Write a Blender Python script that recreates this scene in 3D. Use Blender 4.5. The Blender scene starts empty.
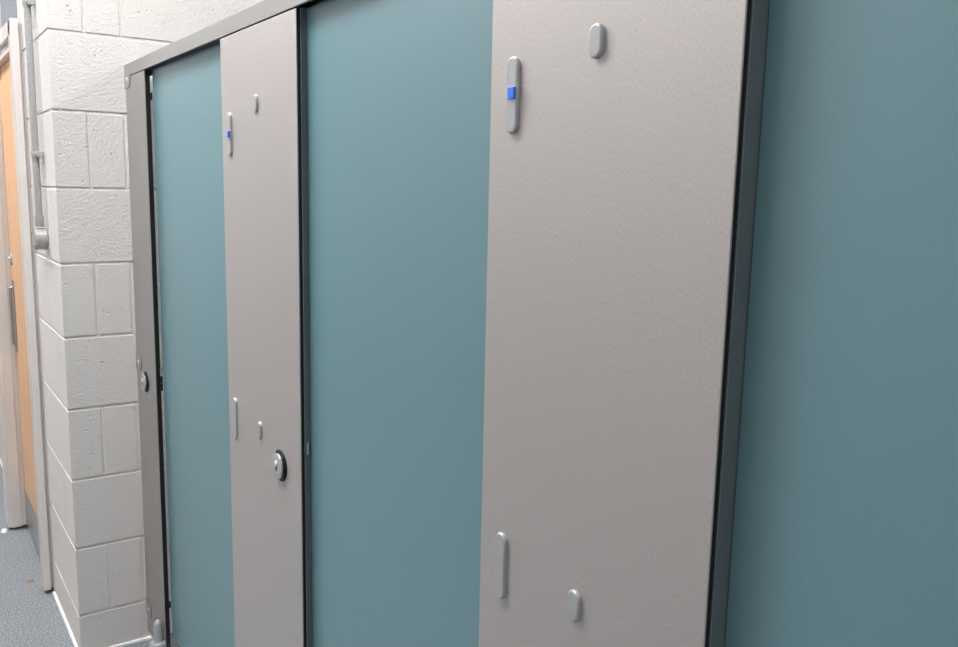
import bpy, bmesh, math
from math import sin, cos, pi
from mathutils import Vector, Matrix

C = bpy.context.scene.collection
sc = bpy.context.scene

# ---------------------------------------------------------------- key sizes (metres; X right, Y away, Z up)
D = 0.6224          # front plane of the cubicle row
XC = 0.4153         # corridor face of the block wall
W = 2.8145          # end face of the block wall
CEIL = 3.4
DOOR_X = D + 0.024  # front face of the recessed teal doors


# ---------------------------------------------------------------- materials
def s2l(c):
    return tuple(((v / 255) / 12.92 if v / 255 <= .04045 else ((v / 255 + .055) / 1.055) ** 2.4) for v in c)


def mat(name, rgb, rough=.5, metal=0.0, spec=.5, bump=None, tint=None, streak=None, coat=0):
    """bump=(scale, strength, distance); tint=(scale, amount); streak=(sx,sy,sz,amount)"""
    m = bpy.data.materials.new(name); m.use_nodes = True
    nt = m.node_tree; N = nt.nodes; L = nt.links
    b = N['Principled BSDF']
    col = (*s2l(rgb), 1)
    b.inputs['Base Color'].default_value = col
    b.inputs['Roughness'].default_value = rough
    b.inputs['Metallic'].default_value = metal
    b.inputs['Specular IOR Level'].default_value = spec
    if coat:
        b.inputs['Coat Weight'].default_value = coat
        b.inputs['Coat Roughness'].default_value = .2
    tc = N.new('ShaderNodeTexCoord')
    if tint or streak:
        nz = N.new('ShaderNodeTexNoise'); nz.inputs['Detail'].default_value = 6
        mp = N.new('ShaderNodeMapping')
        L.new(tc.outputs['Object'], mp.inputs['Vector']); L.new(mp.outputs['Vector'], nz.inputs['Vector'])
        if streak:
            mp.inputs['Scale'].default_value = streak[:3]; nz.inputs['Scale'].default_value = 1; a = streak[3]
        else:
            nz.inputs['Scale'].default_value = tint[0]; a = tint[1]
        r = N.new('ShaderNodeMapRange')
        r.inputs['From Min'].default_value = .3; r.inputs['From Max'].default_value = .7
        r.inputs['To Min'].default_value = 1 - a; r.inputs['To Max'].default_value = 1 + a
        L.new(nz.outputs['Fac'], r.inputs['Value'])
        mx = N.new('ShaderNodeVectorMath'); mx.operation = 'SCALE'
        mx.inputs[0].default_value = col[:3]
        L.new(r.outputs['Result'], mx.inputs['Scale']); L.new(mx.outputs['Vector'], b.inputs['Base Color'])
    if bump:
        nb = N.new('ShaderNodeTexNoise'); nb.inputs['Scale'].default_value = bump[0]; nb.inputs['Detail'].default_value = 5
        L.new(tc.outputs['Object'], nb.inputs['Vector'])
        bp = N.new('ShaderNodeBump'); bp.inputs['Strength'].default_value = bump[1]; bp.inputs['Distance'].default_value = bump[2]
        L.new(nb.outputs['Fac'], bp.inputs['Height']); L.new(bp.outputs['Normal'], b.inputs['Normal'])
    return m


def block_paint():
    m = mat('painted_blockwork', (214, 210, 207), rough=.62, spec=.3)
    nt = m.node_tree; N = nt.nodes; L = nt.links; b = N['Principled BSDF']
    tc = N.new('ShaderNodeTexCoord')
    n1 = N.new('ShaderNodeTexNoise'); n1.inputs['Scale'].default_value = 130; n1.inputs['Detail'].default_value = 4
    L.new(tc.outputs['Object'], n1.inputs['Vector'])
    v = N.new('ShaderNodeTexVoronoi'); v.inputs['Scale'].default_value = 75
    L.new(tc.outputs['Object'], v.inputs['Vector'])
    n2 = N.new('ShaderNodeTexNoise'); n2.inputs['Scale'].default_value = 22; n2.inputs['Detail'].default_value = 2
    L.new(tc.outputs['Object'], n2.inputs['Vector'])
    # sparse pits where the voronoi distance is tiny and the coarse noise is high
    r = N.new('ShaderNodeMapRange'); r.inputs['From Min'].default_value = .05; r.inputs['From Max'].default_value = .3
    L.new(v.outputs['Distance'], r.inputs['Value'])
    g = N.new('ShaderNodeMath'); g.operation = 'GREATER_THAN'; g.inputs[1].default_value = .62
    L.new(n2.outputs['Fac'], g.inputs[0])
    inv = N.new('ShaderNodeMath'); inv.operation = 'SUBTRACT'; inv.inputs[0].default_value = 1
    L.new(r.outputs['Result'], inv.inputs[1])
    pit = N.new('ShaderNodeMath'); pit.operation = 'MULTIPLY'
    L.new(inv.outputs['Value'], pit.inputs[0]); L.new(g.outputs['Value'], pit.inputs[1])
    h = N.new('ShaderNodeMath'); h.operation = 'SUBTRACT'
    L.new(n1.outputs['Fac'], h.inputs[0]); L.new(pit.outputs['Value'], h.inputs[1])
    bp = N.new('ShaderNodeBump'); bp.inputs['Strength'].default_value = .75; bp.inputs['Distance'].default_value = .0035
    L.new(h.outputs['Value'], bp.inputs['Height']); L.new(bp.outputs['Normal'], b.inputs['Normal'])
    return m


def floor_vinyl():
    m = mat('speckled_vinyl', (112, 121, 130), rough=.45, spec=.4)
    nt = m.node_tree; N = nt.nodes; L = nt.links; b = N['Principled BSDF']
    tc = N.new('ShaderNodeTexCoord')
    n = N.new('ShaderNodeTexNoise'); n.inputs['Scale'].default_value = 210; n.inputs['Detail'].default_value = 3
    L.new(tc.outputs['Object'], n.inputs['Vector'])
    cr = N.new('ShaderNodeValToRGB')
    e = cr.color_ramp.elements
    e[0].position = .33; e[0].color = (*s2l((72, 78, 85)), 1)
    e[1].position = .72; e[1].color = (*s2l((190, 196, 200)), 1)
    x = e.new(.5); x.color = (*s2l((120, 126, 131)), 1)
    L.new(n.outputs['Fac'], cr.inputs['Fac'])
    n2 = N.new('ShaderNodeTexNoise'); n2.inputs['Scale'].default_value = 5; n2.inputs['Detail'].default_value = 3
    L.new(tc.outputs['Object'], n2.inputs['Vector'])
    mr = N.new('ShaderNodeMapRange'); mr.inputs['To Min'].default_value = .88; mr.inputs['To Max'].default_value = 1.12
    L.new(n2.outputs['Fac'], mr.inputs['Value'])
    vm = N.new('ShaderNodeVectorMath'); vm.operation = 'SCALE'
    L.new(cr.outputs['Color'], vm.inputs[0]); L.new(mr.outputs['Result'], vm.inputs['Scale'])
    L.new(vm.outputs['Vector'], b.inputs['Base Color'])
    return m


def wood():
    m = mat('beech_veneer', (222, 170, 122), rough=.45)
    nt = m.node_tree; N = nt.nodes; L = nt.links; b = N['Principled BSDF']
    tc = N.new('ShaderNodeTexCoord'); mp = N.new('ShaderNodeMapping'); mp.inputs['Scale'].default_value = (40, 40, 2)
    n = N.new('ShaderNodeTexNoise'); n.inputs['Scale'].default_value = 1; n.inputs['Detail'].default_value = 4
    L.new(tc.outputs['Object'], mp.inputs['Vector']); L.new(mp.outputs['Vector'], n.inputs['Vector'])
    cr = N.new('ShaderNodeValToRGB'); e = cr.color_ramp.elements
    e[0].position = .3; e[0].color = (*s2l((212, 164, 122)), 1)
    e[1].position = .7; e[1].color = (*s2l((228, 184, 142)), 1)
    L.new(n.outputs['Fac'], cr.inputs['Fac']); L.new(cr.outputs['Color'], b.inputs['Base Color'])
    return m


def steel_face():
    """fine grained stainless laminate with a faint vertical grain"""
    m = mat('grained_steel', (194, 189, 186), rough=.5, metal=.6, spec=.5, streak=(1000, 1000, 240, .13))
    return m


M = {
    'block': block_paint(),
    'floor': floor_vinyl(),
    'ceiling': mat('ceiling_tile', (232, 230, 226), .8, tint=(60, .03)),
    'plaster': mat('painted_plaster', (226, 225, 224), .6, bump=(120, .2, .001)),
    'shade': mat('low_bounce_plaster', (170, 170, 170), .6, bump=(120, .2, .001)),  # plaster greyed on the unseen walls to cut bounce light
    'gloss': mat('white_gloss_paint', (214, 208, 204), .35, tint=(8, .02)),
    'bead': mat('white_sealant', (240, 240, 240), .35, tint=(20, .02)),
    'wood': wood(),
    'steel': steel_face(),
    'rail': mat('satin_aluminium', (160, 159, 157), .5, metal=.4, streak=(300, 12, 300, .03)),
    'post': mat('satin_post_aluminium', (172, 169, 166), .42, metal=.6, streak=(300, 300, 12, .03)),
    'edge': mat('black_rubber', (14, 15, 16), .4, tint=(60, .1)),
    'channel': mat('dark_channel', (104, 114, 119), .35, tint=(30, .05)),
    'lip': mat('bright_lip', (190, 188, 184), .3, metal=.7, tint=(60, .04)),
    'teal': mat('teal_satin_laminate', (103, 142, 150), .33, spec=1.0, tint=(300, .02)),
    'cap': mat('satin_nickel', (184, 185, 187), .38, metal=.35, tint=(90, .02)),
    'chrome': mat('polished_chrome', (215, 215, 215), .16, metal=1, tint=(90, .02)),
    'galv': mat('galvanised_steel', (174, 175, 174), .36, metal=.4, tint=(140, .12)),
    'bright': mat('highlight_metal', (238, 238, 238), .3, metal=.2, tint=(90, .02)),  # near-white colour paints highlights onto plate screws and lock boss
    'brass': mat('brass', (205, 160, 60), .3, metal=.9, tint=(60, .05)),
    'blue': mat('blue_plastic', (70, 130, 250), .3, tint=(60, .03)),
    'dark': mat('dark_hole', (40, 32, 28), .5, tint=(60, .1)),
    'kick': mat('brushed_kick_plate', (170, 172, 174), .3, metal=.85, streak=(12, 12, 300, .04)),
    'glass': mat('tinted_glazing', (92, 104, 122), .15, spec=.6, tint=(3, .08)),
    'scrap': mat('orange_scrap', (158, 108, 76), .7, tint=(90, .1)),
    'white': mat('white_chip', (235, 235, 235), .6, tint=(90, .02)),
    'fitting': mat('white_fitting', (230, 230, 228), .5, tint=(30, .02)),
}


def emitter(name, col, st):
    m = bpy.data.materials.new(name); m.use_nodes = True
    N = m.node_tree.nodes; N.clear()
    e = N.new('ShaderNodeEmission'); o = N.new('ShaderNodeOutputMaterial')
    e.inputs['Color'].default_value = (*col, 1); e.inputs['Strength'].default_value = st
    m.node_tree.links.new(e.outputs[0], o.inputs[0])
    return m


# ---------------------------------------------------------------- mesh helpers
def box(bm, x0, x1, y0, y1, z0, z1, bev=0, seg=2):
    r = bmesh.ops.create_cube(bm, size=1)
    vs = r['verts']
    for v in vs:
        v.co = Vector(((x0 + x1) / 2 + v.co.x * (x1 - x0), (y0 + y1) / 2 + v.co.y * (y1 - y0), (z0 + z1) / 2 + v.co.z * (z1 - z0)))
    if bev:
        es = list({e for v in vs for e in v.link_edges})
        bmesh.ops.bevel(bm, geom=es, offset=bev, segments=seg, affect='EDGES', profile=.5)


def nbm():
    return bmesh.new()


def ring_solid(bm, rings, close_a=True, close_b=True):
    """rings: list of lists of points; skins consecutive rings"""
    R = [[bm.verts.new(p) for p in ring] for ring in rings]
    n = len(R[0])
    for a, b in zip(R[:-1], R[1:]):
        for i in range(n):
            j = (i + 1) % n
            bm.faces.new((a[i], a[j], b[j], b[i]))
    if close_a: bm.faces.new(list(reversed(R[0])))
    if close_b: bm.faces.new(R[-1])


def badge(bm, yc, zc, w, h, prof, x0=D, bulge=0.0, n=40):
    """stadium plate standing off the front plane toward -X; prof = [(outset from plane, inset)]"""
    rings = []
    for dx, ins in prof:
        r = w / 2 - ins; hh = h / 2 - ins; ring = []
        for i in range(n):
            a = 2 * pi * (i + .5) / n
            cy, cz = cos(a) * r, sin(a) * r
            cz += (hh - r) * (1 if sin(a) > 0 else -1)
            k = 1 + bulge * (1 - (cz / hh) ** 2)
            ring.append((x0 - dx, yc + cy * k, zc + cz))
        rings.append(ring)
    ring_solid(bm, rings)


def tube(bm, pts, r, n=20):
    pts = [Vector(p) for p in pts]
    rings = []
    for i, p in enumerate(pts):
        t = (pts[min(i + 1, len(pts) - 1)] - pts[max(i - 1, 0)]).normalized()
        a = t.orthogonal().normalized() if i == 0 else (a - t * a.dot(t)).normalized()
        b = t.cross(a)
        rr = r[i] if isinstance(r, (list, tuple)) else r
        rings.append([tuple(p + a * rr * cos(2 * pi * k / n) + b * rr * sin(2 * pi * k / n)) for k in range(n)])
    ring_solid(bm, rings)


def lathe_z(bm, x, y, prof, n=32):
    ring_solid(bm, [[(x + r * cos(2 * pi * k / n), y + r * sin(2 * pi * k / n), z) for k in range(n)] for r, z in prof])


def lathe_x(bm, y, z, prof, n=40):
    ring_solid(bm, [[(x, y + r * cos(2 * pi * k / n), z + r * sin(2 * pi * k / n)) for k in range(n)] for r, x in prof])


def obj(name, bm, m, parent=None, loc=None, smooth=True, label=None):
    """link bm (world coordinates) as one mesh object; loc = its origin"""
    bmesh.ops.recalc_face_normals(bm, faces=bm.faces)
    base = Vector((0, 0, 0))
    q = parent
    while q is not None:
        base += q.location; q = q.parent
    if parent is None and loc is not None: base = Vector(loc)
    bmesh.ops.translate(bm, verts=bm.verts, vec=-base)
    me = bpy.data.meshes.new(name); bm.to_mesh(me); bm.free()
    me.materials.append(M[m] if isinstance(m, str) else m)
    if smooth:
        me.shade_smooth()
        try:
            me.set_sharp_from_angle(angle=math.radians(35))
        except Exception:
            pass
    o = bpy.data.objects.new(name, me); C.objects.link(o)
    if smooth:
        wm = o.modifiers.new('normals', 'WEIGHTED_NORMAL'); wm.keep_sharp = True; wm.weight = 100
    if parent is not None: o.parent = parent
    elif loc is not None: o.location = loc
    if label: o['label'] = label
    return o


def tag(o, label, cat, group=None):
    o['label'] = label; o['category'] = cat
    if group: o['group'] = group
    return o


def thing(name, label, cat, loc, group=None):
    o = bpy.data.objects.new(name, None); C.objects.link(o); o.location = loc
    o.empty_display_size = .05
    return tag(o, label, cat, group)


def struct(name, bm, m, parent=None):
    o = obj(name, bm, m, parent)
    if parent is None: o['kind'] = 'structure'
    return o


def B(*a, **k):
    bm = nbm(); box(bm, *a, **k); return bm


# ---------------------------------------------------------------- the room shell
XR, XL, YB, YF = 3.3, -1.45, -2.2, 7.5
struct('floor', B(XL - .1, XR + .1, YB - .1, YF + .1, -.1, 0), 'floor')
struct('ceiling', B(XL - .1, XR + .1, YB - .1, YF + .1, CEIL, CEIL + .1), 'ceiling')
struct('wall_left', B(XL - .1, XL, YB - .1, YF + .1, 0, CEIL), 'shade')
struct('wall_right', B(XR, XR + .1, YB - .1, YF + .1, 0, CEIL), 'plaster')
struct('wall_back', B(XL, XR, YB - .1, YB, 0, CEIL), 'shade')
struct('wall_end', B(XL, XR, YF, YF + .1, 0, CEIL), 'plaster')

# block wall: courses of real blocks with recessed joints, one mesh
FR_Y0, FR_Y1 = 3.36, 4.07       # door opening frame, near and far
bm = nbm()
J = .0042                        # half joint
G = .0028                        # joint depth
box(bm, XC + G, XR, W + G, FR_Y0, 0, CEIL)
z8 = 1.51 + .4295 - .225 * 8     # lowest course line
k = 0
bounds = [0.0, z8]
while bounds[-1] < CEIL: bounds.append(bounds[-1] + .225)
for i, (z0, z1) in enumerate(zip(bounds[:-1], bounds[1:])):
    z1 = min(z1, CEIL)
    if z1 - z0 < .03: continue
    odd = (i % 2 == 1)           # the course just above the lowest line has short blocks on the end face
    za, zb = z0 + (J if i else 0), z1 - J
    fx = [.0975, .2005] if odd else []
    nx = (.2005 if odd else 0) + .44
    while nx < XR - XC: fx.append(nx); nx += .44
    fy = [.47] if odd else [.16, .60]
    # corner block
    xs = [0] + fx + [XR - XC]; ys = [0] + fy + [FR_Y0 - W]
    box(bm, XC, XC + xs[1] - J, W, W + ys[1] - J, za, zb, bev=.002, seg=2)
    for a, b in zip(xs[1:-1], xs[2:]):
        if b - a > .03: box(bm, XC + a + J, XC + b - J, W, W + .095, za, zb, bev=.002, seg=2)
    for a, b in zip(ys[1:-1], ys[2:]):
        if b - a > .03: box(bm, XC, XC + .09, W + a + J, W + b - (J if b < FR_Y0 - W else 0), za, zb, bev=.002, seg=2)
wf = struct('wall_far', bm, 'block')
# wall continuing beyond the doorway
struct('wall_far_beyond', B(XC, XR, FR_Y1 + .10, YF, 0, CEIL), 'block')
# white bead where wall meets floor
bm = nbm()
tube(bm, [(XC - .001, FR_Y0 - .03, .004), (XC - .001, W - .001, .004), (D + .02, W - .001, .004)], .0075, 10)
struct('baseboard_far', bm, 'bead')
bm = nbm()
tube(bm, [(XC - .001, FR_Y1 + .12, .004), (XC - .001, YF, .004)], .0065, 10)
struct('baseboard_beyond', bm, 'bead')

# ---------------------------------------------------------------- door in the corridor wall
ZH = 2.045                       # top of the door frame
dr = bpy.data.objects.new('door_1', None); C.objects.link(dr); dr.location = (XC, (FR_Y0 + FR_Y1) / 2, 0); dr['kind'] = 'structure'
bm = nbm()
box(bm, XC - .034, XC + .10, FR_Y0 + .0005, FR_Y0 + .045, 0.012, ZH, bev=.004)      # near jamb
box(bm, XC - .034, XC - .008, FR_Y0 - .016, FR_Y0 + .012, 0.012, ZH, bev=.004)      # its cover moulding
box(bm, XC - .075, XC + .10, FR_Y1, FR_Y1 + .0995, 0.012, CEIL, bev=.004)           # far jamb, runs up to the ceiling
box(bm, XC - .062, XC - .02, FR_Y1 - .008, FR_Y1 + .004, 0.012, ZH - .06, bev=.003)
box(bm, XC - .034, XC + .10, FR_Y0 + .001, FR_Y1 + .01, ZH - .052, ZH, bev=.004)    # head
box(bm, XC - .020, XC + .06, FR_Y0 + .044, FR_Y1 + .005, ZH - .085, ZH - .05, bev=.003)
obj('door_frame', bm, 'gloss', dr)
leaf = obj('door_leaf', B(XC - .004, XC + .04, FR_Y0 + .046, FR_Y1 - .003, .012, ZH - .14, bev=.002), 'wood', dr)
obj('door_lintel', B(XC + .004, XC + .06, FR_Y0 + .046, FR_Y1 - .001, ZH - .137, ZH - .086, bev=.002), 'wood', dr)
obj('kick_plate', B(XC - .006, XC - .0041, FR_Y0 + .055, FR_Y1 - .012, .02, .185, bev=.0005, seg=1), 'kick', dr, label='brushed metal kick plate')
bm = nbm(); box(bm, XC - .007, XC - .0041, FR_Y1 - .085, FR_Y1 - .035, .80, 1.10, bev=.001)
obj('push_plate', bm, 'kick', dr)
bm = nbm(); tube(bm, [(XC - .007, FR_Y1 - .075, .83), (XC - .017, FR_Y1 - .075, .835), (XC - .017, FR_Y1 - .075, 1.07), (XC - .007, FR_Y1 - .075, 1.075)], .0055, 12)
obj('pull_handle', bm, 'kick', dr)
bm = nbm(); lathe_x(bm, FR_Y1 - .07, 1.19, [(.026, XC - .004), (.026, XC - .008), (.022, XC - .010), (.010, XC - .011), (.008, XC - .015)], 24)
obj('door_lock', bm, 'cap', dr)

# glazed light above the door
wn = bpy.data.objects.new('window_1', None); C.objects.link(wn); wn.location = (XC, (FR_Y0 + FR_Y1) / 2, ZH); wn['kind'] = 'structure'
bm = nbm()
box(bm, XC - .006, XC + .06, FR_Y0 + .001, FR_Y0 + .014, ZH, CEIL, bev=.002)
box(bm, XC - .012, XC + .06, FR_Y0 + .014, FR_Y1 - .0, CEIL - .03, CEIL, bev=.002)
obj('window_frame', bm, 'gloss', wn)
obj('window_pane', B(XC + .020, XC + .026, FR_Y0 + .002, FR_Y1 + .002, ZH + .0005, CEIL - .02), 'glass', wn)
obj('wall_above_lining', B(XC + .065, XC + .10, FR_Y0, FR_Y1 + .1, ZH, CEIL), 'plaster', wn)

# ---------------------------------------------------------------- conduit on the corridor face
CY, CX = 3.035, XC - .019
cd = thing('electrical_conduit', 'galvanised metal conduit running down the white block wall to a round box', 'conduit', (XC, CY, 1.30))
bm = nbm(); tube(bm, [(CX, CY, CEIL), (CX, CY, 1.9), (CX, CY + .004, 1.6), (CX, CY + .002, 1.372)], .0105, 20)
obj('pipe', bm, 'galv', cd)
bm = nbm(); tube(bm, [(CX, CY + .002, 1.366), (CX, CY + .002, 1.40)], .0135, 20)
obj('pipe_collar', bm, 'galv', cd)
for zz in (1.592, 2.045):
    bm = nbm()
    rings = []
    for dz in (-.009, .009):
        rings.append([(CX + .0135 * cos(2 * pi * q / 24), CY + .003 + .0135 * sin(2 * pi * q / 24), zz + dz) for q in range(24)])
    ring_solid(bm, rings)
    box(bm, XC - .022, XC, CY - .030, CY - .011, zz - .009, zz + .009, bev=.003)
    sd = obj('saddle_clamp', bm, 'galv', cd)
    bm = nbm(); lathe_x(bm, CY - .024, zz, [(.006, XC - .021), (.006, XC - .024), (.004, XC - .026)], 16)
    obj('screw', bm, 'galv', sd)
bm = nbm()
lathe_x(bm, CY + .002, 1.328, [(.030, XC), (.034, XC - .003), (.034, XC - .030), (.036, XC - .031), (.036, XC - .036), (.033, XC - .038)], 40)
jb = obj('junction_box', bm, 'galv', cd)
for dy, dz in ((.022, .017), (-.018, -.022)):
    bm = nbm(); lathe_x(bm, CY + .002 + dy, 1.328 + dz, [(.0045, XC - .0375), (.0045, XC - .040), (.0025, XC - .0415)], 16)
    obj('screw', bm, 'brass', jb, label='brass screw')

# ---------------------------------------------------------------- cubicle row
GRP_PIL = 'pilasters of the cubicle row'
PLATE = [(0, 0), (.0030, 0), (.0042, .0005), (.0050, .0014), (.0054, .0030)]


def lock_bar(parent, yc, zc, h, blue=None):
    bm = nbm(); badge(bm, yc, zc, .0213, h, PLATE, bulge=.10)
    nm = 'lock_indicator' if blue else 'fixing_cover'
    o = obj(nm, bm, 'cap', parent)
    if blue:
        by, bz = blue
        b2 = nbm(); box(b2, D - .0085, D - .0045, by - .0065, by + .0065, bz - .007, bz + .007, bev=.001)
        box(b2, D - .0093, D - .0080, by - .0065, by - .0035, bz - .0065, bz + .0065, bev=.0005, seg=1)
        obj('indicator_slide', b2, 'blue', o, label='blue plastic slide')
    return o


def oval(parent, yc, zc, h=.0355):
    bm = nbm(); badge(bm, yc, zc, .0203, h, PLATE)
    return obj('bolt_cover', bm, 'cap', parent)


def round_lock(parent, yc, zc):
    bm = nbm(); lathe_x(bm, yc, zc, [(.0325, D), (.0325, D - .002), (.031, D - .0032), (.026, D - .0034), (.0245, D - .006)], 48)
    base = obj('lock_gasket', bm, 'edge', parent, label='black ring behind the lock')
    bm = nbm(); lathe_x(bm, yc, zc, [(.022, D - .0035), (.0262, D - .0062), (.0268, D - .0078), (.0262, D - .0092), (.0245, D - .0100), (.012, D - .0108), (.004, D - .0110)], 48)
    o = obj('round_knob', bm, 'cap', parent)
    bm = nbm(); lathe_x(bm, yc - .002, zc + .0065, [(.0060, D - .0100), (.0058, D - .0122), (.0042, D - .0130)], 20)
    obj('lock_boss', bm, 'bright', o)
    bm = nbm(); lathe_x(bm, yc - .002, zc - .0035, [(.0028, D - .0100), (.0028, D - .0116)], 12)
    box(bm, D - .0116, D - .0100, yc - .0032, yc - .0008, zc - .0095, zc - .0035)
    obj('keyhole', bm, 'dark', o)
    return o


Z_TOP = 1.822


def pilaster(label, y0, y1, z0=.10):
    t = thing('steel_pilaster', label, 'panel', (D, (y0 + y1) / 2, 0), None)
    obj('face_panel', B(D, D + .0025, y0, y1, z0, Z_TOP, bev=.0011, seg=3), 'steel', t)
    obj('edge_strip', B(D + .0026, D + .0082, y0 + .0007, y1 - .004, z0, Z_TOP), 'edge', t, label='black edge strip')
    obj('edge_lip', B(D + .0083, D + .0092, y0 - .0006, y1 - .006, z0 + .002, Z_TOP), 'lip', t)
    obj('side_channel', B(D + .0093, D + .048, y0 + .0004, y1 - .045, z0 + .002, 1.8240), 'channel', t, label='dark side channel')
    for yy in (y0 + .09, y1 - .09):
        bm = nbm(); lathe_z(bm, D + .018, yy, [(.026, 0), (.026, .006), (.014, .010), (.0135, z0 + .003)])
        obj('foot', bm, 'cap', t)
    return t


Y1R, Y1L, Y2R, Y2L = 1.4950, 1.9150, 0.5078, 0.8875
p1 = pilaster('grey steel panel with a round lock, between the farthest and the middle teal doors', Y1R, Y1L)
lock_bar(p1, 1.860, 1.617, .092, blue=(1.855, 1.617))
oval(p1, 1.700, 1.671)
lock_bar(p1, 1.866, .987, .094)
oval(p1, 1.711, .996, .038)
round_lock(p1, 1.5975, .951)

p2 = pilaster('wide grey steel panel nearest the viewer, left of the rightmost teal door', Y2R, Y2L)
lock_bar(p2, .839, 1.6215, .089, blue=(.8355, 1.6235))
oval(p2, .6955, 1.6655)
lock_bar(p2, 0.8385, 1.033, .089)
oval(p2, .6945, 1.0405, .037)

# narrow pilaster fixed to the block wall
WP0 = 2.584
wp = thing('wall_post', 'narrow grey metal post fixed against the white block wall at the row end', 'post', (D, (WP0 + W) / 2, 0))
bm = nbm(); box(bm, D, D + .0025, WP0, W - .0005, .035, 1.823, bev=.001)
obj('face_panel', bm, 'post', wp)
obj('edge_strip', B(D + .0026, D + .0150, WP0 + .0006, W - .001, .035, 1.822), 'edge', wp, label='black edge strip')


def dcap(zc):
    bm = nbm(); n = 28
    yc, r = 2.776, .026
    rings = []
    for dx, ins in ((0, 0), (.0016, 0), (.0026, .0012)):
        ring = []
        for i in range(n):
            a = -pi / 2 - pi * i / (n - 1)          # semicircle towards the viewer side (smaller Y)
            ring.append((D - dx, yc + (r - ins) * cos(a), zc + (r - ins) * sin(a)))
        ring += [(D - dx, W - .0015 - ins, zc + r - ins), (D - dx, W - .0015 - ins, zc - r + ins)]
        rings.append(ring)
    ring_solid(bm, rings)
    o = obj('fixing_plate', bm, 'post', wp)
    bm = nbm(); lathe_x(bm, yc + .004, zc, [(.0065, D - .0026), (.0065, D - .0034), (.004, D - .0042)], 18)
    obj('screw', bm, 'bright', o)
    bm = nbm(); rings = []
    for dx in (0, .0007):
        rings.append([(D - dx, yc + (r + .0022) * cos(-pi / 2 - pi * i / (n - 1)), zc + (r + .0012) * sin(-pi / 2 - pi * i / (n - 1))) for i in range(n)]
                     + [(D - dx, W - .001, zc + r + .0012), (D - dx, W - .001, zc - r - .0012)])
    ring_solid(bm, rings)
    obj('plate_gap_line', bm, 'edge', wp)  # black ring draws in the dark gap outlining the plate
    return o


for zc in (1.8155, .9545, .122): dcap(zc)
round_lock(wp, 2.700, .905)
bm = nbm(); lathe_z(bm, D - .016, 2.605, [(.026, 0), (.0265, .088), (.025, .095), (.0138, .098), (.0138, .154), (.010, .163), (.003, .169)])
obj('foot', bm, 'cap', wp)

# head rail
hr = thing('head_rail', 'long satin aluminium rail along the top of the cubicle row', 'rail', (D, 1.2, 1.8235))
RY0 = -.10
bm = nbm(); box(bm, D - .0015, D + .003, RY0, W - .0005, 1.8245, 1.8600, bev=.0012)
box(bm, D + .003, D + .052, RY0, W - .0005, 1.8565, 1.8595)
box(bm, D + .049, D + .052, RY0, W - .0005, 1.8245, 1.8570)
obj('rail_profile', bm, 'rail', hr)
obj('rail_seal', B(D + .0032, D + .0062, RY0, W - .001, 1.8250, 1.8290), 'edge', hr, label='black seal under the rail')


# doors
def door(label, y0, y1, hinge_zs, gap, DOOR_X):
    t = thing('cubicle_door', label, 'door', (DOOR_X, (y0 + y1) / 2, .12))
    bm = nbm(); box(bm, DOOR_X, DOOR_X + .013, y0, y1, .12, 1.8240, bev=.0012, seg=2)
    obj('door_panel', bm, 'teal', t)
    for hz in hinge_zs:
        bm = nbm()
        if gap:
            lathe_z(bm, DOOR_X - .0042, y1 + .0058, [(.0036, hz - .010), (.0036, hz + .010)], 14)
            obj('hinge', bm, 'edge', t, label='black hinge knuckle')
            if hz < 1.2 and hz > .5:
                bm = nbm(); lathe_z(bm, DOOR_X - .0042, y1 + .0058, [(.0036, hz + .0102), (.0042, hz + .018), (.0042, hz + .026), (.0036, hz + .034)], 14)
                obj('hinge_pin', bm, 'chrome', t)
                bm = nbm(); lathe_z(bm, DOOR_X - .0042, y1 + .0058, [(.0038, hz - .012), (.0038, hz - .035)], 14)
                obj('hinge_pin', bm, 'edge', t)
        else:
            lathe_z(bm, DOOR_X - .0065, y1 + .0008 - .0035, [(.0026, hz - .012), (.0026, hz + .012)], 14)
            obj('hinge_pin', bm, 'lip', t)
    return t


door('teal cubicle door farthest from the viewer, beside the narrow metal wall post', Y1L - .035, 2.5745, (1.752, .935, .22), True, D + .020)
door('teal cubicle door in the middle between the two grey steel panels', Y2L - .035, Y1R - .0005, (1.012, .3), False, D + .020)
door('teal cubicle door at the right edge, nearest the viewer', -.10, Y2R - .0005, (.3,), False, D + .030)

# scraps on the floor
bm = nbm(); n = 9
ring = [(.0115 * cos(2 * pi * i / n) * (1 + .35 * sin(3 * i)), .011 * sin(2 * pi * i / n) * (1 + .3 * cos(2 * i))) for i in range(n)]
ring_solid(bm, [[(.3555 + x, 3.49 + y * 1.1, .0002) for x, y in ring], [(.3555 + x * .85, 3.49 + y * .9, .0022 + .001 * (i % 2)) for i, (x, y) in enumerate(ring)]])
tag(obj('litter_scrap', bm, 'scrap', None, (.3555, 3.49, 0)), 'tiny orange brown scrap lying on the grey speckled floor', 'litter')
bm = nbm()
ring_solid(bm, [[(.3256 + x * 1.2, 4.076 + y * 2, .0002) for x, y in ring], [(.3256 + x * .8, 4.076 + y * 1.2, .007) for x, y in ring]])
tag(obj('paper_scrap', bm, 'white', None, (.3256, 4.076, 0)), 'small white scrap on the floor at the foot of the far door jamb', 'litter')


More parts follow.
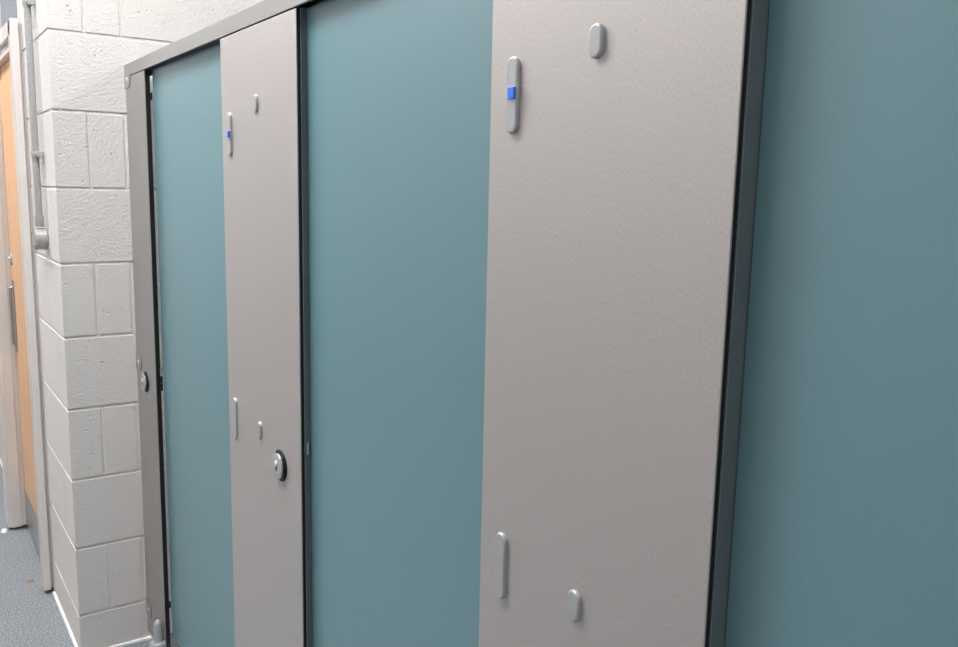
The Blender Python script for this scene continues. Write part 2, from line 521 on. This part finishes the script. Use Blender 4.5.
# ---------------------------------------------------------------- ceiling luminaires (out of view, placed to suit the light)
def luminaire(label, x, y, w, l, power, col=(1, .985, .985)):
    t = thing('ceiling_light', label, 'light', (x, y, CEIL))
    obj('light_body', B(x - w / 2 - .02, x + w / 2 + .02, y - l / 2 - .02, y + l / 2 + .02, CEIL - .05, CEIL, bev=.004), 'fitting', t)
    obj('diffuser', B(x - w / 2, x + w / 2, y - l / 2, y + l / 2, CEIL - .056, CEIL - .0502), emitter('lit_diffuser', col, power), t)


luminaire('slim batten luminaire on the ceiling above the cubicles', 2.80, 1.6, .12, 2.2, 72)
luminaire('square luminaire on the corridor ceiling near the block wall corner', -.16, 1.95, .6, .8, 49)
luminaire('square luminaire on the corridor ceiling, farthest away', -.6, 4.5, .6, 1.2, 38)
luminaire('added square fill luminaire on the corridor ceiling behind the viewer', -.6, -1.2, .6, 1.2, 9)  # added as fill to light the block wall more evenly

w = bpy.data.worlds.new('World'); sc.world = w; w.use_nodes = True
w.node_tree.nodes['Background'].inputs['Color'].default_value = (.5, .5, .52, 1)
w.node_tree.nodes['Background'].inputs['Strength'].default_value = .05

# ---------------------------------------------------------------- camera
f, pit, rol, yaw = 856.70, .15442, .021315, .60381
right = Vector((cos(yaw), -sin(yaw), 0))
fw = Vector((sin(yaw) * cos(pit), cos(yaw) * cos(pit), -sin(pit)))
up = Vector((sin(yaw) * sin(pit), cos(yaw) * sin(pit), cos(pit)))
R = right * cos(rol) + up * sin(rol)
U = up * cos(rol) - right * sin(rol)
cam = bpy.data.cameras.new('camera'); co = bpy.data.objects.new('camera', cam); C.objects.link(co)
mw = Matrix((R, U, -fw)).transposed().to_4x4(); mw.translation = Vector((0, 0, 1.51))
co.matrix_world = mw
cam.sensor_width = 36; cam.lens = f / 958 * 36; cam.clip_start = .02
sc.camera = co

sc.view_settings.view_transform = 'Standard'; sc.view_settings.look = 'None'
sc.view_settings.gamma = 1; sc.view_settings.use_curve_mapping = False
sc.view_settings.exposure = 0.05
